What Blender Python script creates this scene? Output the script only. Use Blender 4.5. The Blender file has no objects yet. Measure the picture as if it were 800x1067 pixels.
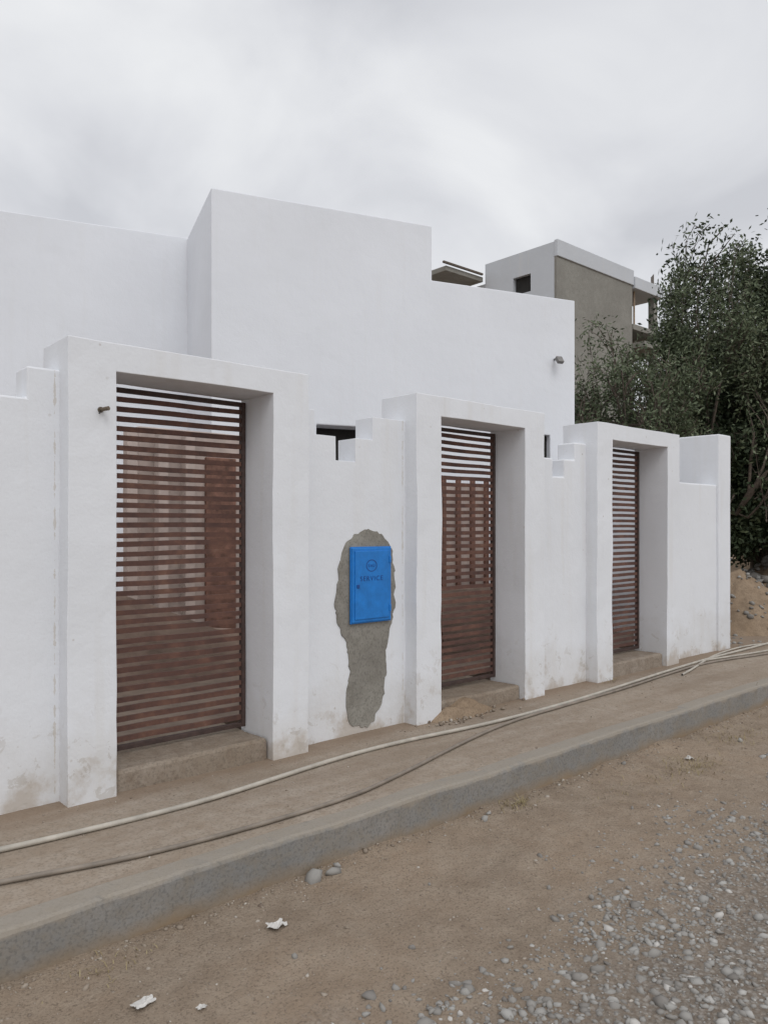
import bpy, bmesh, math, random
import numpy as np
from mathutils import Vector, Matrix, noise

random.seed(7); np.random.seed(7)
scene = bpy.context.scene
scene.view_settings.view_transform = 'Standard'
scene.view_settings.look = 'None'
scene.view_settings.exposure = 0
COL = scene.collection

# ------------------------------------------------------------------ materials
def new_mat(name):
    m = bpy.data.materials.new(name); m.use_nodes = True
    nt = m.node_tree
    b = nt.nodes['Principled BSDF']
    return m, nt, b
def N(nt, t, **kw):
    n = nt.nodes.new(t)
    for k, v in kw.items(): setattr(n, k, v)
    return n
def L(nt, a, b): nt.links.new(a, b)
def pos(nt): return N(nt, 'ShaderNodeNewGeometry').outputs['Position']
def noise_n(nt, vec, scale, detail=4, rough=0.55, dist=0.0):
    n = N(nt, 'ShaderNodeTexNoise'); n.inputs['Scale'].default_value = scale
    n.inputs['Detail'].default_value = detail; n.inputs['Roughness'].default_value = rough
    n.inputs['Distortion'].default_value = dist
    L(nt, vec, n.inputs['Vector']); return n.outputs['Fac']
def ramp(nt, fac, stops):
    r = N(nt, 'ShaderNodeValToRGB')
    e = r.color_ramp.elements
    while len(e) < len(stops): e.new(0.5)
    for i, (p, c) in enumerate(stops):
        e[i].position = p
        if not isinstance(c, (tuple, list)): c = (c, c, c)
        e[i].color = (c[0], c[1], c[2], 1)
    L(nt, fac, r.inputs['Fac']); return r.outputs['Color']
def mix(nt, fac, a, b, mode='MIX'):
    m = N(nt, 'ShaderNodeMix', data_type='RGBA', blend_type=mode)
    for s, v in ((m.inputs[0], fac), (m.inputs[6], a), (m.inputs[7], b)):
        if isinstance(v, (int, float)): s.default_value = v
        elif isinstance(v, (tuple, list)): s.default_value = (v[0], v[1], v[2], 1)
        else: L(nt, v, s)
    return m.outputs[2]
def mth(nt, op, a, b=None, clamp=False):
    m = N(nt, 'ShaderNodeMath', operation=op); m.use_clamp = clamp
    for i, v in enumerate((a, b)):
        if v is None: continue
        if isinstance(v, (int, float)): m.inputs[i].default_value = v
        else: L(nt, v, m.inputs[i])
    return m.outputs[0]
def maprange(nt, v, a, b, c=0.0, d=1.0):
    m = N(nt, 'ShaderNodeMapRange'); L(nt, v, m.inputs[0])
    for i, x in enumerate((a, b, c, d)): m.inputs[i+1].default_value = x
    return m.outputs[0]
def bump(nt, b, h, strength=0.3, dist=0.01):
    n = N(nt, 'ShaderNodeBump'); n.inputs['Strength'].default_value = strength
    n.inputs['Distance'].default_value = dist
    L(nt, h, n.inputs['Height']); L(nt, n.outputs[0], b.inputs['Normal'])

def plaster(name, base, dirt_top, dirt_amt=1.0, chips=True, joints=()):
    m, nt, b = new_mat(name)
    p = pos(nt)
    sep = N(nt, 'ShaderNodeSeparateXYZ'); L(nt, p, sep.inputs[0])
    big = noise_n(nt, p, 0.9, 4)
    c = mix(nt, ramp(nt, big, [(0.3, 0.0), (0.75, 1.0)]), base, tuple(x*0.93 for x in base))
    mp = N(nt, 'ShaderNodeMapping'); mp.inputs['Scale'].default_value = (5, 5, 0.35); L(nt, p, mp.inputs[0])
    st = noise_n(nt, mp.outputs[0], 1.6, 3)
    c = mix(nt, mth(nt, 'MULTIPLY', ramp(nt, st, [(0.55, 0.0), (0.8, 1.0)]), 0.3*dirt_amt), c, (0.62, 0.59, 0.54))
    dn = noise_n(nt, p, 3.2, 6, 0.65)
    c = mix(nt, mth(nt, 'MULTIPLY', dn, 0.14), c, (0.62, 0.62, 0.62))
    z = mth(nt, 'ADD', sep.outputs[2], mth(nt, 'MULTIPLY', mth(nt, 'SUBTRACT', dn, 0.5), -1.1))
    low = maprange(nt, z, dirt_top, -0.05)
    c = mix(nt, mth(nt, 'MULTIPLY', low, 0.33*dirt_amt), c, (0.47, 0.42, 0.35))
    verylow = maprange(nt, z, 0.12, -0.04)
    c = mix(nt, mth(nt, 'MULTIPLY', verylow, 0.55*dirt_amt), c, (0.40, 0.325, 0.245))
    if chips:
        cn = noise_n(nt, p, 9.0, 5, 0.7, 0.6)
        chip = mth(nt, 'MULTIPLY', ramp(nt, cn, [(0.60, 0.0), (0.62, 1.0)]), maprange(nt, z, 0.7, 0.0), True)
        c = mix(nt, mth(nt, 'MULTIPLY', chip, 0.5), c, (0.43, 0.39, 0.34))
        v = N(nt, 'ShaderNodeTexVoronoi'); v.inputs['Scale'].default_value = 7.0; L(nt, p, v.inputs['Vector'])
        gate_ = ramp(nt, dn, [(0.52, 0.0), (0.58, 1.0)])
        sp = mth(nt, 'MULTIPLY', ramp(nt, v.outputs['Distance'], [(0.045, 1.0), (0.08, 0.0)]), gate_)
        c = mix(nt, mth(nt, 'MULTIPLY', sp, 0.6), c, (0.34, 0.27, 0.20))
        for xj in joints:
            dx = mth(nt, 'ABSOLUTE', mth(nt, 'SUBTRACT', sep.outputs[0], xj))
            wdt = maprange(nt, cn, 0.45, 0.70, 0.0, 0.012)
            k = mth(nt, 'LESS_THAN', dx, wdt)
            c = mix(nt, mth(nt, 'MULTIPLY', k, 0.45), c, (0.47, 0.40, 0.30))
    L(nt, c, b.inputs['Base Color'])
    b.inputs['Roughness'].default_value = 0.85
    b.inputs['Specular IOR Level'].default_value = 0.2
    fine = noise_n(nt, p, 55, 2); wav = noise_n(nt, p, 5, 2)
    h = mth(nt, 'ADD', mth(nt, 'MULTIPLY', fine, 0.25), wav)
    bump(nt, b, h, 0.38, 0.014)
    return m

M_fence = plaster('fence_plaster', (0.775, 0.79, 0.82), 0.5, 1.0, True, (1.434, 3.064, 4.012, 5.648))
M_house = plaster('house_plaster', (0.79, 0.81, 0.85), 0.3, 0.35, chips=False)

def simple(name, col, rough=0.7, var=0.25, scale=8, bs=0.2, bd=0.005, metal=0.0):
    m, nt, b = new_mat(name)
    p = pos(nt)
    f = noise_n(nt, p, scale, 5, 0.62)
    c = mix(nt, ramp(nt, f, [(0.3, 0.0), (0.7, 1.0)]), tuple(x*(1-var) for x in col), tuple(min(1, x*(1+var)) for x in col))
    L(nt, c, b.inputs['Base Color'])
    b.inputs['Roughness'].default_value = rough; b.inputs['Metallic'].default_value = metal
    bump(nt, b, noise_n(nt, p, scale*6, 3), bs, bd)
    return m

def concrete(name, col, stain, dust):
    m, nt, b = new_mat(name)
    p = pos(nt)
    f = noise_n(nt, p, 1.3, 6, 0.65)
    f2 = noise_n(nt, p, 11, 6, 0.7)
    c = mix(nt, ramp(nt, f, [(0.38, 0.0), (0.62, 1.0)]), col, stain)
    c = mix(nt, ramp(nt, f2, [(0.42, 0.0), (0.7, 0.8)]), c, dust)
    spk = noise_n(nt, p, 70, 2)
    c = mix(nt, ramp(nt, spk, [(0.35, 0.45), (0.5, 0.0)]), c, tuple(x*0.55 for x in col))
    L(nt, c, b.inputs['Base Color']); b.inputs['Roughness'].default_value = 0.95
    b.inputs['Specular IOR Level'].default_value = 0.15
    h = mth(nt, 'ADD', mth(nt, 'MULTIPLY', noise_n(nt, p, 60, 4, 0.7), 0.5), noise_n(nt, p, 9, 4))
    bump(nt, b, h, 0.5, 0.012)
    return m, nt, b, c
M_side, snt, sb, sc_ = concrete('sidewalk_concrete', (0.31, 0.255, 0.20), (0.365, 0.31, 0.255), (0.275, 0.215, 0.16))
_p = pos(snt); _s = N(snt, 'ShaderNodeSeparateXYZ'); L(snt, _p, _s.inputs[0])
_mp = N(snt, 'ShaderNodeMapping'); _mp.inputs['Scale'].default_value = (0.5, 3.5, 1); L(snt, _p, _mp.inputs[0])
_st = noise_n(snt, _mp.outputs[0], 1.5, 5, 0.6)
_c = mix(snt, ramp(snt, _st, [(0.45, 0.0), (0.7, 0.55)]), sc_, (0.22, 0.165, 0.12))
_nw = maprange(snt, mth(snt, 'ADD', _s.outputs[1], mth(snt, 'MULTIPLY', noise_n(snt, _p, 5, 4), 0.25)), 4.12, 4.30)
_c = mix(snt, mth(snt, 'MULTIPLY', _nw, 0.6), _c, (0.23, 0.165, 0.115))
L(snt, _c, sb.inputs['Base Color'])
M_kerb, knt, kb, kc = concrete('kerb_concrete', (0.215, 0.21, 0.20), (0.27, 0.255, 0.235), (0.235, 0.205, 0.165))
_p = pos(knt); _s = N(knt, 'ShaderNodeSeparateXYZ'); L(knt, _p, _s.inputs[0])
_z = mth(knt, 'ADD', _s.outputs[2], mth(knt, 'MULTIPLY', mth(knt, 'SUBTRACT', noise_n(knt, _p, 6, 4), 0.5), 0.10))
_c = mix(knt, maprange(knt, _z, -0.12, -0.20), kc, (0.26, 0.195, 0.13))
_c = mix(knt, mth(knt, 'MULTIPLY', maprange(knt, _z, -0.02, 0.0), 0.6), _c, (0.33, 0.285, 0.23))
L(knt, _c, kb.inputs['Base Color'])
M_step = concrete('step_concrete', (0.27, 0.22, 0.17), (0.33, 0.28, 0.23), (0.20, 0.15, 0.11))[0]
M_render = concrete('grey_cement_render', (0.25, 0.24, 0.215), (0.30, 0.29, 0.26), (0.23, 0.215, 0.19))[0]
M_patch = concrete('cement_patch', (0.23, 0.215, 0.19), (0.31, 0.295, 0.26), (0.19, 0.175, 0.15))[0]
M_soil = concrete('earth', (0.25, 0.18, 0.12), (0.31, 0.235, 0.165), (0.18, 0.13, 0.09))[0]

def road_mat():
    m, nt, b = new_mat('dirt_road')
    p = pos(nt)
    sep = N(nt, 'ShaderNodeSeparateXYZ'); L(nt, p, sep.inputs[0])
    f = noise_n(nt, p, 0.8, 6, 0.62); f2 = noise_n(nt, p, 6, 6, 0.7)
    c = mix(nt, ramp(nt, f, [(0.35, 0.0), (0.65, 1.0)]), (0.345, 0.262, 0.19), (0.26, 0.205, 0.155))
    c = mix(nt, ramp(nt, f2, [(0.4, 0.0), (0.68, 0.7)]), c, (0.39, 0.32, 0.25))
    spk = noise_n(nt, p, 85, 3, 0.7)
    c = mix(nt, ramp(nt, spk, [(0.35, 0.65), (0.48, 0.0)]), c, (0.15, 0.115, 0.085))
    ed = mth(nt, 'ADD', sep.outputs[1], mth(nt, 'MULTIPLY', mth(nt, 'SUBTRACT', noise_n(nt, p, 1.6, 5, 0.7), 0.5), 1.8))
    g = maprange(nt, ed, 2.1, 1.4)
    v = N(nt, 'ShaderNodeTexVoronoi'); v.inputs['Scale'].default_value = 60; L(nt, p, v.inputs['Vector'])
    vc = N(nt, 'ShaderNodeSeparateColor'); L(nt, v.outputs['Color'], vc.inputs[0])
    gc = ramp(nt, vc.outputs[0], [(0.0, (0.17, 0.155, 0.14)), (0.5, (0.26, 0.24, 0.215)), (1.0, (0.37, 0.35, 0.325))])
    gc = mix(nt, ramp(nt, v.outputs['Distance'], [(0.35, 0.0), (0.75, 0.8)]), gc, (0.15, 0.12, 0.095))
    c = mix(nt, mth(nt, 'MULTIPLY', g, 0.7), c, gc)
    L(nt, c, b.inputs['Base Color']); b.inputs['Roughness'].default_value = 1.0
    b.inputs['Specular IOR Level'].default_value = 0.1
    h = mth(nt, 'ADD', mth(nt, 'MULTIPLY', noise_n(nt, p, 50, 5, 0.75), 0.8), noise_n(nt, p, 7, 4, 0.65))
    bump(nt, b, h, 0.85, 0.024)
    return m
M_road = road_mat()

def attr_mat(name, stops, rough=0.9):
    m, nt, b = new_mat(name)
    a = N(nt, 'ShaderNodeAttribute'); a.attribute_name = 'rnd'
    c = ramp(nt, a.outputs['Fac'], stops)
    L(nt, c, b.inputs['Base Color']); b.inputs['Roughness'].default_value = rough
    b.inputs['Specular IOR Level'].default_value = 0.25
    return m
M_stone = attr_mat('gravel_stone', [(0, (0.17, 0.155, 0.14)), (0.45, (0.26, 0.245, 0.225)), (0.85, (0.35, 0.34, 0.32)), (1, (0.48, 0.46, 0.43))])
M_peb = attr_mat('pebble', [(0, (0.17, 0.13, 0.10)), (0.6, (0.29, 0.24, 0.19)), (1, (0.45, 0.41, 0.36))])
M_leaf_o = attr_mat('olive_leaf', [(0, (0.045, 0.060, 0.03)), (0.6, (0.105, 0.130, 0.072)), (1, (0.22, 0.25, 0.165))], 0.6)
M_leaf_d = attr_mat('dark_leaf', [(0, (0.022, 0.034, 0.016)), (0.7, (0.05, 0.068, 0.034)), (1, (0.12, 0.145, 0.08))], 0.6)
M_grass = attr_mat('dry_grass', [(0, (0.22, 0.17, 0.09)), (1, (0.34, 0.28, 0.16))], 0.9)
M_bark = simple('bark', (0.12, 0.095, 0.075), 0.95, 0.4, 12, 0.6, 0.02)
M_rail, rnt, rb = new_mat('rusted_steel')
_p = pos(rnt)
_c = ramp(rnt, noise_n(rnt, _p, 7, 6, 0.7), [(0.30, (0.065, 0.035, 0.029)), (0.5, (0.11, 0.053, 0.040)), (0.64, (0.155, 0.076, 0.052)), (0.75, (0.22, 0.13, 0.095))])
L(rnt, _c, rb.inputs['Base Color']); rb.inputs['Roughness'].default_value = 0.8
bump(rnt, rb, noise_n(rnt, _p, 120, 3), 0.4, 0.002)
M_frame = simple('dark_steel_frame', (0.06, 0.036, 0.03), 0.7, 0.35, 14, 0.12, 0.002)
M_rail2 = simple('rusty_plate', (0.17, 0.085, 0.06), 0.8, 0.5, 10, 0.2, 0.003)
M_dark = simple('dark_interior', (0.02, 0.018, 0.016), 0.9, 0.3, 4)
M_metal = simple('galvanised_metal', (0.22, 0.21, 0.20), 0.5, 0.3, 20, 0.1, 0.002, 0.6)
M_brass = simple('brass_fitting', (0.14, 0.11, 0.08), 0.5, 0.3, 20, 0.1, 0.002, 0.5)
M_hose1 = simple('pale_hose', (0.42, 0.385, 0.33), 0.6, 0.2, 9, 0.1, 0.002)
M_hose2 = simple('grey_hose', (0.22, 0.185, 0.15), 0.6, 0.25, 9, 0.1, 0.002)
M_paper = simple('paper', (0.58, 0.56, 0.53), 0.8, 0.15, 30, 0.3, 0.003)
M_brick = simple('terracotta_brick', (0.38, 0.13, 0.07), 0.9, 0.2, 10)
M_blue = simple('blue_paint', (0.008, 0.175, 0.54), 0.5, 0.14, 14, 0.1, 0.001)
M_navy = simple('navy_print', (0.006, 0.06, 0.25), 0.5, 0.1, 14, 0.02, 0.001)
M_wood = simple('timber', (0.36, 0.27, 0.19), 0.85, 0.25, 9)
M_ter = simple('yard_render', (0.44, 0.36, 0.32), 0.9, 0.25, 3)
M_yard = simple('yard_earth', (0.24, 0.185, 0.145), 0.95, 0.3, 3, 0.5, 0.01)
M_rawwall = simple('raw_block_wall', (0.27, 0.20, 0.16), 0.95, 0.4, 2.5, 0.6, 0.01)

# ------------------------------------------------------------------ mesh helpers
def add_obj(name, me, parent=None):
    o = bpy.data.objects.new(name, me); COL.objects.link(o)
    if parent: o.parent = parent
    return o
def empty(name):
    o = bpy.data.objects.new(name, None); o.empty_display_size = 0.3; COL.objects.link(o); return o
def finish(bm, name, mat, parent=None, bev=0.0, seg=2, smooth_angle=None, M=None):
    bmesh.ops.recalc_face_normals(bm, faces=bm.faces)
    if M is not None: bm.transform(M)
    me = bpy.data.meshes.new(name); bm.to_mesh(me); bm.free()
    me.materials.append(mat)
    o = add_obj(name, me, parent)
    if bev > 0:
        md = o.modifiers.new('bevel', 'BEVEL'); md.width = bev; md.segments = seg
        md.limit_method = 'ANGLE'; md.angle_limit = math.radians(45)
    if smooth_angle:
        for p in me.polygons: p.use_smooth = True
        me.set_sharp_from_angle(angle=math.radians(smooth_angle))
    return o
def wobble(bm, step, amp, freq=1.7, off=0.0):
    xs = [v.co for v in bm.verts]
    mn = [min(c[i] for c in xs) for i in range(3)]; mx = [max(c[i] for c in xs) for i in range(3)]
    for i in range(3):
        n = int((mx[i]-mn[i])/step)
        for k in range(1, n+1):
            co = [0, 0, 0]; co[i] = mn[i]+(mx[i]-mn[i])*k/(n+1)
            no = [0, 0, 0]; no[i] = 1
            bmesh.ops.bisect_plane(bm, geom=bm.verts[:]+bm.edges[:]+bm.faces[:], plane_co=co, plane_no=no)
    for v in bm.verts:
        q = v.co*freq+Vector((off, off*1.3, off*0.7))
        v.co += noise.noise_vector(q)*amp + noise.noise_vector(q*5)*amp*0.45
def prism(name, prof, y0, y1, mat, parent=None, bev=0.012, wob=0.0, step=0.16, M=None, off=0.0):
    """profile in XZ extruded along Y"""
    bm = bmesh.new()
    a = [bm.verts.new((x, y0, z)) for x, z in prof]
    f = bm.faces.new(a)
    r = bmesh.ops.extrude_face_region(bm, geom=[f])
    for v in [g for g in r['geom'] if isinstance(g, bmesh.types.BMVert)]: v.co.y = y1
    if wob > 0: wobble(bm, step, wob, off=off)
    return finish(bm, name, mat, parent, bev, M=M)
def box(name, x0, x1, y0, y1, z0, z1, mat, parent=None, bev=0.006, wob=0.0, step=0.16, M=None, off=0.0):
    return prism(name, [(x0, z0), (x1, z0), (x1, z1), (x0, z1)], y0, y1, mat, parent, bev, wob, step, M, off)
def boolean_cut(o, cutters):
    for c in cutters:
        md = o.modifiers.new('cut', 'BOOLEAN'); md.object = c; md.operation = 'DIFFERENCE'; md.solver = 'EXACT'
    bpy.context.view_layer.update()
    dg = bpy.context.evaluated_depsgraph_get()
    me = bpy.data.meshes.new_from_object(o.evaluated_get(dg))
    o.modifiers.clear(); o.data = me
    for c in cutters: bpy.data.objects.remove(c, do_unlink=True)
def np_mesh(name, V, F, mat, attr=None, parent=None, smooth=False):
    me = bpy.data.meshes.new(name)
    V = np.asarray(V, dtype=np.float32); F = np.asarray(F, dtype=np.int32)
    n = F.shape[1]
    me.vertices.add(len(V)); me.vertices.foreach_set('co', V.ravel())
    me.loops.add(F.size); me.loops.foreach_set('vertex_index', F.ravel())
    me.polygons.add(len(F)); me.polygons.foreach_set('loop_start', np.arange(0, F.size, n, dtype=np.int32))
    me.update(calc_edges=True)
    if attr is not None:
        a = me.attributes.new('rnd', 'FLOAT', 'POINT'); a.data.foreach_set('value', np.asarray(attr, dtype=np.float32))
    me.materials.append(mat)
    if smooth:
        for p in me.polygons: p.use_smooth = True
    return add_obj(name, me, parent)

# ------------------------------------------------------------------ ground
def road_h(x, y):
    h = noise.noise(Vector((x*0.9, y*0.9, 0)))*0.020 + noise.noise(Vector((x*4, y*4, 3)))*0.011 + noise.noise(Vector((x*13, y*13, 6)))*0.006
    if y > 2.6: h += (y-2.6)**2*0.16*(0.6+0.9*noise.noise(Vector((x*1.7, 5, 0))))
    return -0.205 + h
box('ground', -700, 900, -700, 900, -3.0, -0.30, M_soil, bev=0)
def road():
    xs = np.concatenate([np.linspace(-40, 0.4, 60, endpoint=False), np.linspace(0.4, 5.5, 230, endpoint=False), np.linspace(5.5, 12, 120, endpoint=False), np.linspace(12, 160, 150)])
    ys = np.concatenate([np.linspace(-7, 0.6, 40, endpoint=False), np.linspace(0.6, 3.10, 130)])
    V = [(x, y, road_h(x, y)) for x in xs for y in ys]
    ny = len(ys); I = np.arange(len(xs)-1)[:, None]*ny+np.arange(ny-1)[None, :]
    I = I.ravel(); F = np.stack([I, I+ny, I+ny+1, I+1], 1)
    np_mesh('dirt_road', V, F, M_road, smooth=True)
road()
box('earth_lot', -60, 160, 3.15, 90, -0.6, -0.020, M_soil, bev=0)
def side_h(x, y): return noise.noise(Vector((x*1.1, y*1.1, 9)))*0.008+noise.noise(Vector((x*6, y*6, 2)))*0.0025+0.006
xs = np.concatenate([np.linspace(-12, 0, 30, endpoint=False), np.linspace(0, 12, 260, endpoint=False), np.linspace(12, 40, 40)]); ys = np.linspace(3.14, 4.75, 36)
V = [(x, y, side_h(x, y)) for x in xs for y in ys]; ny = len(ys)
I = (np.arange(len(xs)-1)[:, None]*ny+np.arange(ny-1)[None, :]).ravel()
np_mesh('sidewalk', V, np.stack([I, I+ny, I+ny+1, I+1], 1), M_side, smooth=True)
kerb = empty('kerb')
box('kerb_run', -3, 14, 3.055, 3.20, -0.5, 0.012, M_kerb, kerb, bev=0.022, wob=0.011, step=0.09)
box('kerb_run_end', 14.004, 60, 3.055, 3.20, -0.5, 0.010, M_kerb, kerb, bev=0.022)
box('kerb_run_start', -30, -3.004, 3.055, 3.20, -0.5, 0.010, M_kerb, kerb, bev=0.022)

# ------------------------------------------------------------------ boundary wall with portals
YF, YW, YB = 4.17, 4.30, 4.57
wall = empty('boundary_wall')
def portal(x0, x1, o0, o1, nm, off):
    prof = [(x0, -0.03), (o0, -0.03), (o0, 2.37), (o1, 2.37), (o1, -0.03), (x1, -0.03), (x1, 2.525), (x0, 2.525)]
    prism(nm, prof, YF, YB, M_fence, wall, bev=0.016, wob=0.008, off=off)
portal(1.459, 3.037, 1.725, 2.755, 'portal_1', 0)
portal(4.037, 5.62, 4.307, 5.346, 'portal_2', 4)
portal(6.457, 8.055, 6.727, 7.80, 'portal_3', 8)
a, b_, c_ = 1.98, 2.15, 2.32
prism('wall_section_1', [(-7, -.03), (1.48, -.03), (1.48, 2.36), (1.29, 2.36), (1.29, 2.19), (1.02, 2.19), (1.02, 2.0), (-7, 2.0)], YW, 4.5, M_fence, wall, 0.014, 0.005)
prism('wall_section_2', [(3.02, -.03), (4.05, -.03), (4.05, c_), (3.71, c_), (3.71, b_), (3.545, b_), (3.545, a), (3.367, a), (3.367, b_), (3.18, b_), (3.18, c_), (3.02, c_)], YW, 4.5, M_fence, wall, 0.014, 0.003, step=0.12)
prism('wall_section_3', [(5.60, -.03), (6.47, -.03), (6.47, c_), (6.27, c_), (6.27, b_), (6.10, b_), (6.10, a), (5.92, a), (5.92, b_), (5.73, b_), (5.73, c_), (5.60, c_)], YW, 4.5, M_fence, wall, 0.014, 0.004)
prism('wall_section_4', [(8.04, -.03), (9.24, -.03), (9.24, 2.02), (8.04, 2.02)], YW, 4.5, M_fence, wall, 0.014, 0.004)
box('end_wall', 9.228, 9.545, 4.27, 9.0, -0.03, 2.64, M_fence, wall, 0.014, 0.004, step=0.3)

for k, (x0, x1, h) in enumerate([(1.735, 2.745, .135), (4.317, 5.336, .13), (6.737, 7.79, .14)]):
    box('entrance_step', x0, x1, 4.22, 4.9, -0.03, h, M_step, None, 0.02, 0.010, 0.07, off=k*3)

def gate(x0, x1, z0, z1, k):
    g = empty('metal_gate')
    Y = 4.52
    w = 0.028
    box('frame_left', x0, x0+w, Y-.02, Y+.02, z0, z1, M_frame, g, 0.003)
    box('frame_right', x1-w, x1, Y-.02, Y+.02, z0, z1, M_frame, g, 0.003)
    box('frame_top', x0+w, x1-w, Y-.019, Y+.019, z1-w, z1, M_frame, g, 0.003)
    box('frame_bottom', x0+w, x1-w, Y-.019, Y+.019, z0, z0+w, M_frame, g, 0.003)
    n = 36; pitch = (z1-z0-2*w)/(n+0.3)
    bm = bmesh.new()
    rnd = random.Random(k)
    for i in range(n):
        zc = z0+w+pitch*(i+0.65)+rnd.uniform(-.004, .004)
        hh = 0.0155+rnd.uniform(-.001, .001)
        r = bmesh.ops.create_cube(bm, size=1, matrix=Matrix.Translation(((x0+x1)/2, Y, zc)) @ Matrix.Diagonal((x1-x0-2*w+.006, 0.02, hh*2, 1)))
        vs = r['verts']; eds = list({e for v in vs for e in v.link_edges if abs(e.verts[0].co.x-e.verts[1].co.x) > .1})
        bmesh.ops.subdivide_edges(bm, edges=eds, cuts=5)
    for v in bm.verts:
        v.co.z += noise.noise(Vector((v.co.x*2.2+k*7, 0, v.co.z*2.5)))*0.007
    finish(bm, 'slats', M_rail, g)
    box('lock_box', x0+w, x0+w+.05, Y-.03, Y+.01, 1.13, 1.26, M_rail2, g, 0.004)
    bm = bmesh.new(); bmesh.ops.create_cone(bm, cap_ends=True, segments=16, radius1=.012, radius2=.012, depth=.05, matrix=Matrix.Translation((x0+w+.03, Y-.05, 1.19)) @ Matrix.Rotation(math.pi/2, 4, 'X'))
    finish(bm, 'handle', M_metal, g)
    return g
gate(1.73, 2.75, 0.16, 2.345, 1)
gate(4.312, 5.341, 0.16, 2.345, 2)
gate(6.732, 7.795, 0.16, 2.345, 3)

out = [(3.53, 1.45), (3.60, 1.475), (3.68, 1.485), (3.76, 1.47), (3.82, 1.44), (3.87, 1.39), (3.90, 1.32), (3.915, 1.2), (3.93, 1.06), (3.925, .9), (3.90, .78), (3.85, .67), (3.845, .55), (3.84, .42), (3.82, .28), (3.78, .17), (3.72, .08), (3.65, .05), (3.57, .045), (3.50, .07), (3.46, .2), (3.47, .33), (3.485, .46), (3.48, .58), (3.465, .68), (3.40, .76), (3.365, .85), (3.36, .95), (3.375, 1.08), (3.385, 1.22), (3.41, 1.30), (3.45, 1.39)]
prof = []
for i in range(len(out)):
    p, q = Vector(out[i]), Vector(out[(i+1) % len(out)])
    for t in (0, .2, .4, .6, .8):
        s = p.lerp(q, t); d = noise.noise_vector(Vector((s.x*11, s.y*11, 1)))*0.026 + noise.noise_vector(Vector((s.x*33, s.y*33, 1)))*0.014 + noise.noise_vector(Vector((s.x*80, s.y*80, 1)))*0.006
        prof.append((s.x+d.x, s.y+d.y))
prism('cement_patch', prof, 4.2925, 4.34, M_patch, wall, 0.003, 0)
mb = empty('water_meter_box')
bx0, bx1, bz0, bz1 = 3.485, 3.860, .815, 1.355
box('housing', bx0, bx1, 4.262, 4.33, bz0, bz1, M_blue, mb, 0.006)
fr = 0.022
prism('rim', [(bx0-.008, bz0-.008), (bx1+.008, bz0-.008), (bx1+.008, bz1+.008), (bx0-.008, bz1+.008)], 4.272, 4.283, M_blue, mb, 0.003)
box('door', bx0+fr, bx1-fr, 4.254, 4.268, bz0+fr, bz1-fr, M_blue, mb, 0.004)
for z in (bz0+.09, bz1-.09): box('hinge', bx1-.028, bx1-.010, 4.248, 4.262, z-.025, z+.025, M_blue, mb, 0.003)
bm = bmesh.new(); cx, cz = 3.66, 1.225
seg = 40
for i in range(seg):
    a0, a1 = 2*math.pi*i/seg, 2*math.pi*(i+1)/seg
    vs = [bm.verts.new((cx+r*math.cos(t), 4.2525, cz+r*math.sin(t)*0.85)) for r, t in ((.045, a0), (.052, a0), (.052, a1), (.045, a1))]
    bm.faces.new(vs)
finish(bm, 'emblem_ring', M_navy, mb)
def text(s, size, x, z, y, mat, parent, nm):
    cu = bpy.data.curves.new(nm, 'FONT'); cu.body = s; cu.size = size; cu.align_x = 'CENTER'; cu.extrude = 0.0006
    cu.space_character = 1.25
    o = bpy.data.objects.new(nm, cu); COL.objects.link(o); o.data.materials.append(mat)
    o.location = (x, y, z); o.rotation_euler = (math.pi/2, 0, 0); o.parent = parent
text('EAU', .030, cx, cz-.010, 4.2525, M_navy, mb, 'emblem_text')
text('SERVICE', .050, cx, 1.115, 4.2525, M_navy, mb, 'lettering')
box('keyhole', bx0+.035, bx0+.06, 4.249, 4.258, 1.065, 1.09, M_navy, mb, 0.002)

wl = empty('wall_light_fitting')
def cyl(nm, p0, p1, r0, r1, mat, parent, seg=16):
    p0, p1 = Vector(p0), Vector(p1); d = p1-p0
    bm = bmesh.new(); bmesh.ops.create_cone(bm, cap_ends=True, segments=seg, radius1=r0, radius2=r1, depth=d.length)
    M = Matrix.Translation((p0+p1)/2) @ d.to_track_quat('Z', 'Y').to_matrix().to_4x4()
    return finish(bm, nm, mat, parent, 0.001, 1, 40, M=M)
cyl('base', (1.633, 4.175, 2.146), (1.633, 4.158, 2.146), .017, .015, M_brass, wl)
cyl('socket', (1.633, 4.16, 2.146), (1.655, 4.11, 2.150), .010, .012, M_brass, wl)
cyl('wire', (1.633, 4.165, 2.146), (1.615, 4.14, 2.12), .003, .003, M_dark, wl)

# ------------------------------------------------------------------ house
HM = Matrix.Translation((4.22, 7.62, 0)) @ Matrix.Rotation(math.radians(-18.24), 4, 'Z')
house = empty('white_house')
mainb = prism('main_walls', [(0, -.1), (4.9, -.1), (4.9, 4.59), (2.73, 4.59), (2.73, 5.27), (0, 5.27)], 0, 7, M_house, house, 0, 0, M=HM)
cut = [box('c', 1.22, 1.98, -0.5, 0.45, 1.55, 2.71, M_dark, None, 0, M=HM),
       box('c', 4.15, 4.50, -0.5, 0.45, 2.05, 2.74, M_dark, None, 0, M=HM)]
boolean_cut(mainb, cut)
md = mainb.modifiers.new('bevel', 'BEVEL'); md.width = .012; md.segments = 2; md.limit_method = 'ANGLE'
leftb = box('left_wing_walls', -10, 0.02, 1.65, 7, -0.1, 5.285, M_house, house, 0, M=HM)
cut = [box('c', -4.6, -3.5, 1.2, 2.1, 0.05, 2.25, M_dark, None, 0, M=HM)]
boolean_cut(leftb, cut)
md = leftb.modifiers.new('bevel', 'BEVEL'); md.width = .012; md.segments = 2; md.limit_method = 'ANGLE'
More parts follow.
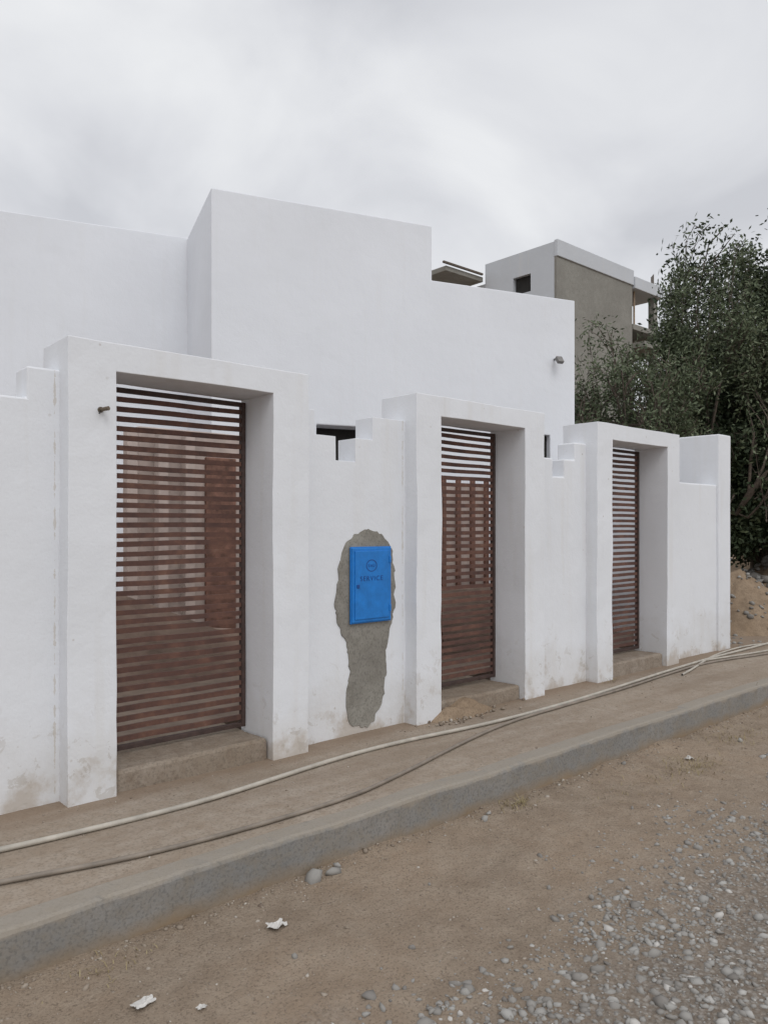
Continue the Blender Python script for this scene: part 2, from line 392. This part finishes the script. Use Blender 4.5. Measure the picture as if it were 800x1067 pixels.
box('window_glass_1', 1.22, 1.98, .3, .32, 1.55, 2.71, M_dark, house, 0, M=HM)
box('window_glass_2', 4.15, 4.50, .08, .10, 2.05, 2.74, M_dark, house, 0, M=HM)
box('door_leaf', -4.6, -3.5, 2.0, 2.03, 0.05, 2.25, M_dark, house, 0, M=HM)
sp = empty('wall_spotlight')
def h3(x, y, z): return HM @ Vector((x, y, z))
cyl('bracket', h3(4.565, 0.01, 3.76), h3(4.565, -.10, 3.76), .014, .014, M_metal, sp)
bm = bmesh.new(); bmesh.ops.create_cube(bm, size=1, matrix=HM @ Matrix.Translation((4.565, -.12, 3.73)) @ Matrix.Rotation(math.radians(-35), 4, 'X') @ Matrix.Diagonal((.09, .05, .10, 1)))
finish(bm, 'lamp_head', M_metal, sp, .008)

box('yard_paving', -7, 9.2, 4.91, 12, -0.3, 0.10, M_yard, None, 0.0)
box('yard_paving', -7, 9.2, 4.505, 4.90, -0.3, 0.003, M_yard, None, 0.0)
lw = empty('raw_block_wall')
prism('front', [(1.4, .1), (4.5, .1), (4.5, .45), (3.6, .55), (2.9, .85), (2.3, 1.12), (1.4, 1.16)], 6.4, 6.55, M_rawwall, lw, .015, .012, .12)
box('right', 5.0, 9.0, 5.7, 5.85, .1, 0.85, M_rawwall, lw, .015, .012, .12)
po = empty('porch')
box('back_wall', 3.05, 4.5, 6.86, 6.98, .1, 2.45, M_ter, po, .01, .004)
box('door_recess', 3.72, 4.06, 6.82, 6.855, .1, 2.2, M_rail2, po, .01)
for i, x in enumerate((2.55, 2.85, 3.15, 3.42)):
    box('column_%d' % i, x, x+.10, 6.66, 6.76, .1, 2.4, M_ter, po, .01, .004)
box('side_screen', 5.85, 6.9, 5.95, 6.03, .1, 2.0, M_ter, po, .01, .004)
for i in range(5):
    box('screen_batten_%d' % i, 5.88+i*.24, 5.94+i*.24, 5.91, 5.947, .1, 2.05, M_rail2, po, .004)
rl = empty('cable_reel')
for y in (4.72, 4.86):
    cyl('flange', (4.62, y, .50), (4.62, y+.03, .50), .28, .28, M_rail2, rl, 32)
cyl('drum', (4.62, 4.75, .50), (4.62, 4.86, .50), .12, .12, M_wood, rl, 24)

# ------------------------------------------------------------------ unfinished building behind
ub = empty('unfinished_concrete_building')
M_ubw = plaster('weathered_white', (0.54, 0.56, 0.59), 0.2, 1.0, chips=False)
body = box('side_walls', 20.8, 25.4, 15.05, 18.0, -0.1, 10.85, M_ubw, ub, 0)
boolean_cut(body, [box('c', 20.5, 21.3, 16.0, 16.75, 9.45, 10.05, M_dark, None, 0)])
box('window_dark', 20.95, 20.99, 16.0, 16.75, 9.45, 10.05, M_dark, ub, 0)
box('front_render', 20.8, 25.4, 14.95, 15.047, -0.1, 10.35, M_render, ub, 0)
box('parapet_band', 20.78, 25.45, 14.90, 15.045, 10.353, 10.9, M_ubw, ub, 0.02)
box('rear_volume', 20.9, 26.2, 18.003, 26, -.1, 10.2, M_ubw, ub, 0)
box('roof_slab', 18.9, 20.8, 18.1, 20.5, 10.25, 10.42, M_render, ub, 0.01)
box('roof_slab_pole', 18.7, 20.7, 18.0, 18.08, 10.45, 10.52, M_bark, ub, 0.01)
box('bay_slab_top', 25.453, 27.5, 14.85, 18, 10.25, 10.68, M_ubw, ub, 0.02)
for i, z in enumerate((8.75, 8.05, 5.4, 2.5)):
    box('bay_slab_%d' % i, 25.403, 27.45, 14.9-(.45 if i == 1 else 0), 18, z, z+.2, M_render, ub, 0.01)
box('bay_back', 25.403, 26.5, 16.2, 16.4, 0, 10.2, M_dark, ub, 0)
for (x, y) in ((27.05, 15.0), (27.05, 17.6), (25.41, 15.1)):
    box('bay_column', x, x+.25, y, y+.25, 0, 10.25, M_render, ub, 0.01)
for i in range(5): box('prop_%d' % i, 25.8+i*.22, 25.85+i*.22, 15.1+i*.3, 15.15+i*.3, 8.95, 10.25, M_wood, ub, 0)
for i in range(4): box('starter_bar_%d' % i, 26.87+i*.06, 26.89+i*.06, 15.02, 15.04, 10.68, 11.0+.05*i, M_bark, ub, 0)

# ------------------------------------------------------------------ trees
def tube(V, F, pts, rad, seg=7):
    base = len(V); n = len(pts)
    for i, p in enumerate(pts):
        d = (pts[min(i+1, n-1)]-pts[max(i-1, 0)]).normalized()
        u = d.orthogonal().normalized(); w = d.cross(u)
        for k in range(seg):
            t = 2*math.pi*k/seg; V.append(tuple(p+(u*math.cos(t)+w*math.sin(t))*rad[i]))
    for i in range(n-1):
        for k in range(seg):
            F.append((base+i*seg+k, base+i*seg+(k+1) % seg, base+(i+1)*seg+(k+1) % seg, base+(i+1)*seg+k))
def tree(name, base, crown_c, crown_r, seed, leafmat, nleaf, leaf_l, leaf_w, kids=(5, 5, 5, 4), trunk_h=1.4, trunk_r=.14, spread=.16):
    R = random.Random(seed); rs = np.random.RandomState(seed)
    V, F = [], []; twigs = []
    base = Vector(base); cc = np.array(crown_c); cr = np.array(crown_r)
    def rec(p, d, ln, r, lv):
        pts = [p]; q = p.copy(); dd = d.copy(); m = 4 if lv < 3 else 3
        for i in range(m):
            dd = (dd+Vector((R.gauss(0, .16), R.gauss(0, .16), R.gauss(0, .12)+.05))).normalized()
            q = q+dd*ln/m; pts.append(q.copy())
        tube(V, F, pts, [r*(1-.55*i/m) for i in range(m+1)], 8 if lv < 2 else 4)
        if lv >= 3: twigs.append((pts, lv))
        if lv < len(kids):
            for k in range(kids[lv]):
                t = R.uniform(.45, 1.0); idx = min(m-1, int(t*m)); st_ = pts[idx].lerp(pts[idx+1], min(1, t*m-idx))
                nd = (dd+Vector((R.gauss(0, .75), R.gauss(0, .75), R.gauss(.1, .5)))).normalized()
                rec(st_, nd, ln*R.uniform(.55, .85), r*.42, lv+1)
    top = base+Vector((R.uniform(-.15, .15), R.uniform(-.15, .15), trunk_h))
    tube(V, F, [base, base.lerp(top, .5)+Vector((.05, -.04, 0)), top], [trunk_r*1.25, trunk_r, trunk_r*.85], 12)
    for k in range(kids[0]):
        az = 2*math.pi*k/kids[0]+R.uniform(-.3, .3); el = R.uniform(.4, 1.25)
        rec(top, Vector((math.cos(az)*math.cos(el), math.sin(az)*math.cos(el), math.sin(el))), cr[2]*.72, trunk_r*.6, 1)
    T = np.array([p for pts, _ in twigs for p in pts]); lo = np.percentile(T, 8, 0); hi = np.percentile(T, 92, 0)
    mid = (lo+hi)/2; half = (hi-lo)/2
    def fit(A):
        A = np.array(A, dtype=float); w = np.clip((A[:, 2]-base.z-trunk_h*.8)/(0.8), 0, 1)[:, None]
        n_ = (A-mid)/half; r = np.linalg.norm(n_, axis=1)+1e-6
        lump = np.array([1+.6*noise.noise(Vector(tuple(q/rr*2.6))+Vector((seed, 0, 0))) for q, rr in zip(n_, r)])
        r2 = np.where(r < .75, r, .75+.40*np.tanh((r-.75)/.75))
        B = n_*(r2/r*lump)[:, None]*cr+cc; return A*(1-w)+B*w
    Vn = fit(V)
    o = empty(name)
    np_mesh('branches', Vn, F, M_bark, None, o, True)
    segs = [fit([p for p in pts]) for pts, _ in twigs]
    per = max(1, nleaf//len(segs)); C = []; CL = []
    for s in segs:
        k = max(2, int(per*R.uniform(.2, 1.8))); t = rs.rand(k)*(len(s)-1); i0 = np.minimum(t.astype(int), len(s)-2)
        P = s[i0]+(s[i0+1]-s[i0])*(t-i0)[:, None]+np.clip(rs.randn(k, 3), -1.8, 1.8)*spread*np.array([1, 1, .8])
        C.append(P); CL.append(np.full(k, R.uniform(-.28, .28)))
    C = np.concatenate(C); CL = np.concatenate(CL); n = len(C)
    u = rs.randn(n, 3); u[:, 2] -= .1; u /= np.linalg.norm(u, axis=1)[:, None]
    w = np.cross(u, rs.randn(n, 3)); w /= np.linalg.norm(w, axis=1)[:, None]
    l = leaf_l*(0.6+.8*rs.rand(n))[:, None]; ww = leaf_w*(0.7+.6*rs.rand(n))[:, None]
    LV = np.stack([C-u*l/2, C+w*ww/2, C+u*l/2, C-w*ww/2], 1).reshape(-1, 3)
    LF = np.arange(n*4).reshape(n, 4)
    a = np.clip(.45+CL+rs.randn(n)*.2, 0, 1)
    np_mesh('foliage', LV, LF, leafmat, np.repeat(a, 4), o)
    return o
tree('olive_tree', (11.8, 7.0, -.05), (11.75, 6.95, 3.1), (1.2, 1.1, 1.3), 3, M_leaf_o, 18000, .08, .029, (5, 5, 5, 3), 1.3, .10, .10)
tree('olive_tree', (14.0, 6.6, -.05), (13.95, 6.5, 4.15), (1.3, 1.2, 1.95), 12, M_leaf_o, 21000, .085, .029, (5, 5, 5, 3), 1.5, .09, .11)
tree('olive_tree', (16.3, 6.7, -.05), (16.0, 6.3, 3.9), (2.0, 1.8, 3.2), 21, M_leaf_d, 48000, .12, .046, (6, 5, 5, 4), 1.2, .2, .18)
tree('olive_tree', (14.6, 7.4, -.05), (14.6, 7.3, 2.6), (2.0, 1.5, 1.7), 33, M_leaf_d, 30000, .11, .044, (5, 5, 5, 4), 1.0, .12, .14)
def clumps(name, cs, n, mat, leaf, seed):
    rs = np.random.RandomState(seed); P = []; A = []
    for (x, y, z, rx, ry, rz) in cs:
        for c in range(14):
            d = rs.randn(3); d /= np.linalg.norm(d); cc = np.array([x, y, z])+d*np.array([rx, ry, rz])*.7
            q = cc+rs.randn(n//14, 3)*np.array([rx, ry, rz])*.24; q = q[q[:, 2] > -.1]; P.append(q); A.append(np.full(len(q), rs.uniform(.1, .8)))
    C = np.concatenate(P); A = np.concatenate(A); k = len(C)
    u = rs.randn(k, 3); u /= np.linalg.norm(u, axis=1)[:, None]; w = np.cross(u, rs.randn(k, 3)); w /= np.linalg.norm(w, axis=1)[:, None]
    LV = np.stack([C-u*leaf, C+w*leaf*.5, C+u*leaf, C-w*leaf*.5], 1).reshape(-1, 3)
    np_mesh(name, LV, np.arange(k*4).reshape(k, 4), mat, np.repeat(np.clip(A+rs.randn(k)*.15, 0, 1), 4))
cs = [(26+i*3.2, 9+random.uniform(-1.5, 3), 1.4+random.uniform(-.3, .6), 2.2, 1.8, 1.6) for i in range(11)]
clumps('distant_trees', cs, 2000, M_leaf_d, .13, 5)
clumps('shrub', [(15.8, 6.6, 1.9, 1.1, .8, .9), (17.2, 7.2, 1.9, 1.2, .8, 1.0), (14.3, 6.35, 1.9, .8, .6, .8)], 6000, M_leaf_d, .05, 6)

# ------------------------------------------------------------------ mounds, stones, litter
def ico():
    bm = bmesh.new(); bmesh.ops.create_icosphere(bm, subdivisions=1, radius=1)
    v = np.array([tuple(x.co) for x in bm.verts]); f = np.array([[a.index for a in p.verts] for p in bm.faces]); bm.free(); return v, f
IV, IF = ico()
def stones(name, P, S, mat, seed, flat=.65, sink=.3, parent=None):
    rs = np.random.RandomState(seed); n = len(P); P = np.asarray(P, dtype=float); S = np.asarray(S, dtype=float)
    B = IV[None]*(1+rs.uniform(-.36, .36, (n, len(IV), 1)))
    B = B*(rs.uniform(.5, 1.2, (n, 1, 3))*np.array([1, 1, flat]))
    a = rs.rand(n)*2*math.pi; b = rs.uniform(-.5, .5, n)
    cb, sb = np.cos(b), np.sin(b)
    y = B[:, :, 1]*cb[:, None]-B[:, :, 2]*sb[:, None]; z = B[:, :, 1]*sb[:, None]+B[:, :, 2]*cb[:, None]; x = B[:, :, 0]
    ca, sa = np.cos(a)[:, None], np.sin(a)[:, None]
    B = np.stack([x*ca-y*sa, x*sa+y*ca, z], 2)*S[:, None, None]
    B += P[:, None, :]; B[:, :, 2] += (S*flat*(1-sink*2))[:, None]*.6
    F = (IF[None]+np.arange(n)[:, None, None]*len(IV)).reshape(-1, 3)
    return np_mesh(name, B.reshape(-1, 3), F, mat, np.repeat(np.clip(rs.normal(.5, .22, n), 0, 1), len(IV)), parent)
P, S = [], []
R = random.Random(5)
def gedge(x, y): return y+(noise.noise(Vector((x*1.1, y*1.1, 7)))*.5)+noise.noise(Vector((x*4, y*4, 2)))*.28
for _ in range(44000):
    x = 0.6+R.random()**1.5*9.5; y = R.uniform(0.3, 2.7)
    e = gedge(x, y); pr = 1 if e < 1.62 else max(0, 1-(e-1.62)/.9)**2.2
    pr *= .82*(1+.8*noise.noise(Vector((x*3.1, y*3.1, 11))))
    if R.random() > pr: continue
    s = min(.036, .0035+abs(R.gauss(0, .0095)))
    P.append((x, y, road_h(x, y)-R.random()*s*.4)); S.append(s)
stones('gravel', P, S, M_stone, 2)
P, S = [], []
for _ in range(6500):
    x = 0.3+R.random()**1.4*10; y = R.uniform(1.0, 3.04)
    s = min(.022, .0015+abs(R.gauss(0, .004))); P.append((x, y, road_h(x, y)-R.random()*s*.5)); S.append(s)
for _ in range(1100):
    x = R.uniform(.3, 11); y = 3.05-abs(R.gauss(0, .07)); P.append((x, y, road_h(x, y))); S.append(.002+abs(R.gauss(0, .005)))
for _ in range(900):
    x = R.uniform(.3, 11); y = R.choice([R.uniform(3.2, 4.15), 4.15-abs(R.gauss(0, .06))]); P.append((x, y, side_h(x, y))); S.append(.0015+abs(R.gauss(0, .003)))
stones('pebbles', P, S, M_peb, 3)
P = [(2.20, 2.99), (2.30, 2.965), (2.36, 3.0), (3.38, 2.93), (3.46, 2.97), (1.75, 2.5), (2.6, 2.6), (2.15, 2.25), (4.9, 2.95), (6.2, 2.7), (3.0, 2.2)]
S = [.056, .042, .026, .028, .018, .014, .013, .016, .02, .025, .015]
stones('rocks', [(x, y, road_h(x, y)) for x, y in P], S, M_stone, 4, .75, .2)
P = [(4.5+R.gauss(0, .25), 4.12+R.gauss(0, .06), .01) for _ in range(140)]
stones('soil_crumbs', P, [.004+abs(R.gauss(0, .012)) for _ in P], M_peb, 14, .7, .2)

def mound(name, cx, cy, rx, ry, h, mat, seed, n=60, z0=0):
    V, F = [], []
    for i in range(n+1):
        for j in range(n+1):
            u, v = i/n*2-1, j/n*2-1; d = math.sqrt(u*u+v*v)
            z = h*max(0, 1-d*d)**1.2*(1+.5*noise.noise(Vector((u*2+seed, v*2, 0))))+(noise.noise(Vector((u*9+seed, v*9, 1)))*.06+noise.noise(Vector((u*22, v*22, seed)))*.04)*max(0, 1-d)*min(1, h*2)
            V.append((cx+u*rx, cy+v*ry, z0+(z-.03 if d < 1 else -.06)))
    for i in range(n):
        for j in range(n):
            k = i*(n+1)+j; F.append((k, k+n+1, k+n+2, k+1))
    o = np_mesh(name, V, F, mat, None, None, True); return V
V1 = mound('earth_mound', 12.0, 5.15, 1.5, 1.1, .75, M_soil, 1)
V2 = mound('earth_mound', 15.5, 5.4, 2.4, 1.6, 1.15, M_soil, 4)
V3 = mound('earth_mound', 21, 7.0, 4, 3, 1.5, M_soil, 8)
mound('soil_heap', 4.55, 4.20, .42, .15, .12, M_soil, 11, 30, .015)
RR = random.Random(9); P, S = [], []
for Vx, n, s0 in ((V1, 160, .04), (V2, 500, .10), (V3, 200, .12)):
    c = [v for v in Vx if v[2] > .05]
    for _ in range(n): P.append(RR.choice(c)); S.append(s0*RR.uniform(.3, 1.3))
for _ in range(60): P.append((RR.uniform(9.7, 12), RR.uniform(4.2, 4.9), 0)); S.append(RR.uniform(.01, .035))
stones('rubble', P, S, M_stone, 8, .8, .2)
bs = empty('brick_stack')
for i in range(4):
    for j in range(4):
        box('brick_%d_%d' % (i, j), 21.0+i*.32, 21.3+i*.32, 7.0, 7.22, 1.32+j*.21, 1.52+j*.21, M_brick, bs, .008)

def tuft(name, cx, cy, n, r, h, seed):
    rs = np.random.RandomState(seed); V, F, A = [], [], []
    for i in range(n):
        x, y = cx+rs.randn()*r, cy+rs.randn()*r*.5; z = road_h(x, y) if y < 3.05 else side_h(x, y)
        a = rs.rand()*6.28; l = h*rs.uniform(.4, 1.2); lean = rs.uniform(.4, 1.6)
        d = np.array([math.cos(a), math.sin(a), 0]); s = np.array([-d[1], d[0], 0])*.0018
        p0 = np.array([x, y, z-.003]); p1 = p0+d*l*lean*.4+np.array([0, 0, l*.5]); p2 = p0+d*l*lean+np.array([0, 0, l*.55])
        k = len(V); V += [p0-s, p0+s, p1+s, p1-s, p2+s*.3, p2-s*.3]; F += [(k, k+1, k+2, k+3), (k+3, k+2, k+4, k+5)]; A += [rs.rand()]*6
    np_mesh(name, V, F, M_grass, A)
for i, (x, y, n, r, h) in enumerate([(3.7, 2.95, 90, .07, .05), (5.2, 2.6, 220, .2, .05), (6.3, 2.8, 140, .2, .05), (1.2, 2.9, 40, .1, .03), (4.4, 2.7, 60, .2, .03), (6.62, 4.12, 30, .08, .06), (7.6, 2.7, 120, .3, .06)]):
    tuft('dry_grass', x, y, n, r, h, i)

def crumple(name, cx, cy, sx, sy, seed, hh=.02):
    bm = bmesh.new(); bmesh.ops.create_grid(bm, x_segments=9, y_segments=7, size=.5)
    for v in bm.verts:
        q = v.co.copy(); e = noise.noise_vector(q*3+Vector((seed, 0, 0)))
        v.co = Vector((cx+(q.x+e.x*.25)*sx, cy+(q.y+e.y*.25)*sy, road_h(cx, cy)+.008+abs(e.z)*hh*1.6+noise.noise(q*7+Vector((seed, 2, 1)))*.006))
    return finish(bm, name, M_paper)
crumple('crumpled_paper', 1.17, 2.60, .075, .05, 1, .008)
crumple('crumpled_paper', 1.83, 2.74, .08, .055, 5, .016)
crumple('crumpled_paper', 1.32, 2.45, .03, .025, 9, .006)
crumple('crumpled_paper', 5.4, 2.72, .06, .04, 13, .02)

def hose(name, pts, r, mat):
    cu = bpy.data.curves.new(name, 'CURVE'); cu.dimensions = '3D'; cu.bevel_depth = r; cu.bevel_resolution = 3; cu.resolution_u = 10
    s = cu.splines.new('NURBS'); s.points.add(len(pts)-1); s.order_u = 4; s.use_endpoint_u = True
    for i, (x, y) in enumerate(pts): s.points[i].co = (x, y, side_h(x, y)+r+.002, 1)
    o = bpy.data.objects.new(name, cu); COL.objects.link(o); cu.materials.append(mat)
hose('garden_hose', [(-4, 3.9), (-1.5, 3.7), (.3, 3.86), (.79, 3.83), (1.02, 3.80), (1.5, 3.76), (1.96, 3.75), (2.4, 3.80), (2.87, 3.87), (3.3, 3.895), (3.81, 3.88), (4.3, 3.83), (4.8, 3.81), (5.5, 3.82), (6.26, 3.88), (7.2, 3.98), (8.07, 4.03), (9.0, 4.08), (10.07, 4.06), (12, 4.2), (14, 4.0)], .0135, M_hose1)
hose('garden_hose', [(-4, 3.4), (-1, 3.6), (.3, 3.55), (.94, 3.48), (1.3, 3.36), (1.72, 3.29), (2.25, 3.27), (2.7, 3.28), (2.97, 3.34), (3.4, 3.45), (3.89, 3.60), (4.5, 3.74), (5.02, 3.78), (6.11, 3.80), (7.1, 3.90), (8.03, 3.96), (8.7, 3.90), (9.3, 3.75), (10.2, 3.72), (12, 3.8)], .0115, M_hose2)
hose('garden_hose', [(7.4, 3.80), (7.9, 3.9), (8.5, 4.08), (9.2, 4.18), (9.9, 4.2), (10.4, 4.0), (10.1, 3.85), (9.4, 3.85), (8.8, 3.98), (8.2, 4.05)], .011, M_hose1)

# ------------------------------------------------------------------ sky and light
tosun = Vector((-.25, -.72, .85)).normalized()
w = bpy.data.worlds.new('World'); scene.world = w; w.use_nodes = True
nt = w.node_tree; bg = nt.nodes['Background']
sky = N(nt, 'ShaderNodeTexSky'); sky.sky_type = 'NISHITA'; sky.sun_disc = False
sky.sun_elevation = math.asin(tosun.z); sky.sun_rotation = math.atan2(tosun.x, tosun.y)
tc = N(nt, 'ShaderNodeTexCoord')
sep = N(nt, 'ShaderNodeSeparateXYZ'); L(nt, tc.outputs['Generated'], sep.inputs[0])
zz = mth(nt, 'ADD', mth(nt, 'MAXIMUM', sep.outputs[2], 0.0), 0.40)
cmb = N(nt, 'ShaderNodeCombineXYZ')
L(nt, mth(nt, 'DIVIDE', sep.outputs[0], zz), cmb.inputs[0]); L(nt, mth(nt, 'DIVIDE', sep.outputs[1], zz), cmb.inputs[1])
mp = N(nt, 'ShaderNodeMapping'); mp.inputs['Location'].default_value = (5.6, 2.4, 0); L(nt, cmb.outputs[0], mp.inputs[0])
n1 = noise_n(nt, mp.outputs[0], 2.3, 6, 0.48, 0.4)
n2 = noise_n(nt, mp.outputs[0], 0.9, 3, 0.5)
cl = mth(nt, 'ADD', mth(nt, 'MULTIPLY', n1, 0.65), mth(nt, 'MULTIPLY', n2, 0.35))
cc = ramp(nt, cl, [(0.37, (.62, .63, .665)), (0.47, (.75, .76, .79)), (0.57, (.88, .89, .905))])
cc = mix(nt, 1.0, cc, (10, 10, 10), 'MULTIPLY')
vm = N(nt, 'ShaderNodeVectorMath', operation='DOT_PRODUCT'); L(nt, tc.outputs['Generated'], vm.inputs[0]); vm.inputs[1].default_value = tosun
gl = mth(nt, 'POWER', mth(nt, 'MAXIMUM', vm.outputs['Value'], 0.0), 2.0)
glc = mix(nt, gl, (1, 1, 1), (1.5, 1.5, 1.5))
cc = mix(nt, 1.0, cc, glc, 'MULTIPLY')
skyc = mix(nt, 0.94, sky.outputs[0], cc)
L(nt, skyc, bg.inputs['Color']); bg.inputs['Strength'].default_value = 0.1
sl = bpy.data.lights.new('sun', 'SUN'); sl.energy = 0.7; sl.angle = math.radians(25); sl.color = (1, .99, .97)
so = bpy.data.objects.new('sun', sl); COL.objects.link(so); so.rotation_euler = (-tosun).to_track_quat('-Z', 'Y').to_euler()

# ------------------------------------------------------------------ camera
cam = bpy.data.cameras.new('camera'); co = bpy.data.objects.new('camera', cam); COL.objects.link(co)
cam.sensor_fit = 'VERTICAL'; cam.sensor_height = 36; cam.lens = 27.0; cam.shift_y = 0.0155
cam.clip_start = 0.05; cam.clip_end = 3000
co.location = (0, 0, 1.5)
co.rotation_euler = (math.radians(90), 0, math.radians(48.37-90))
scene.camera = co
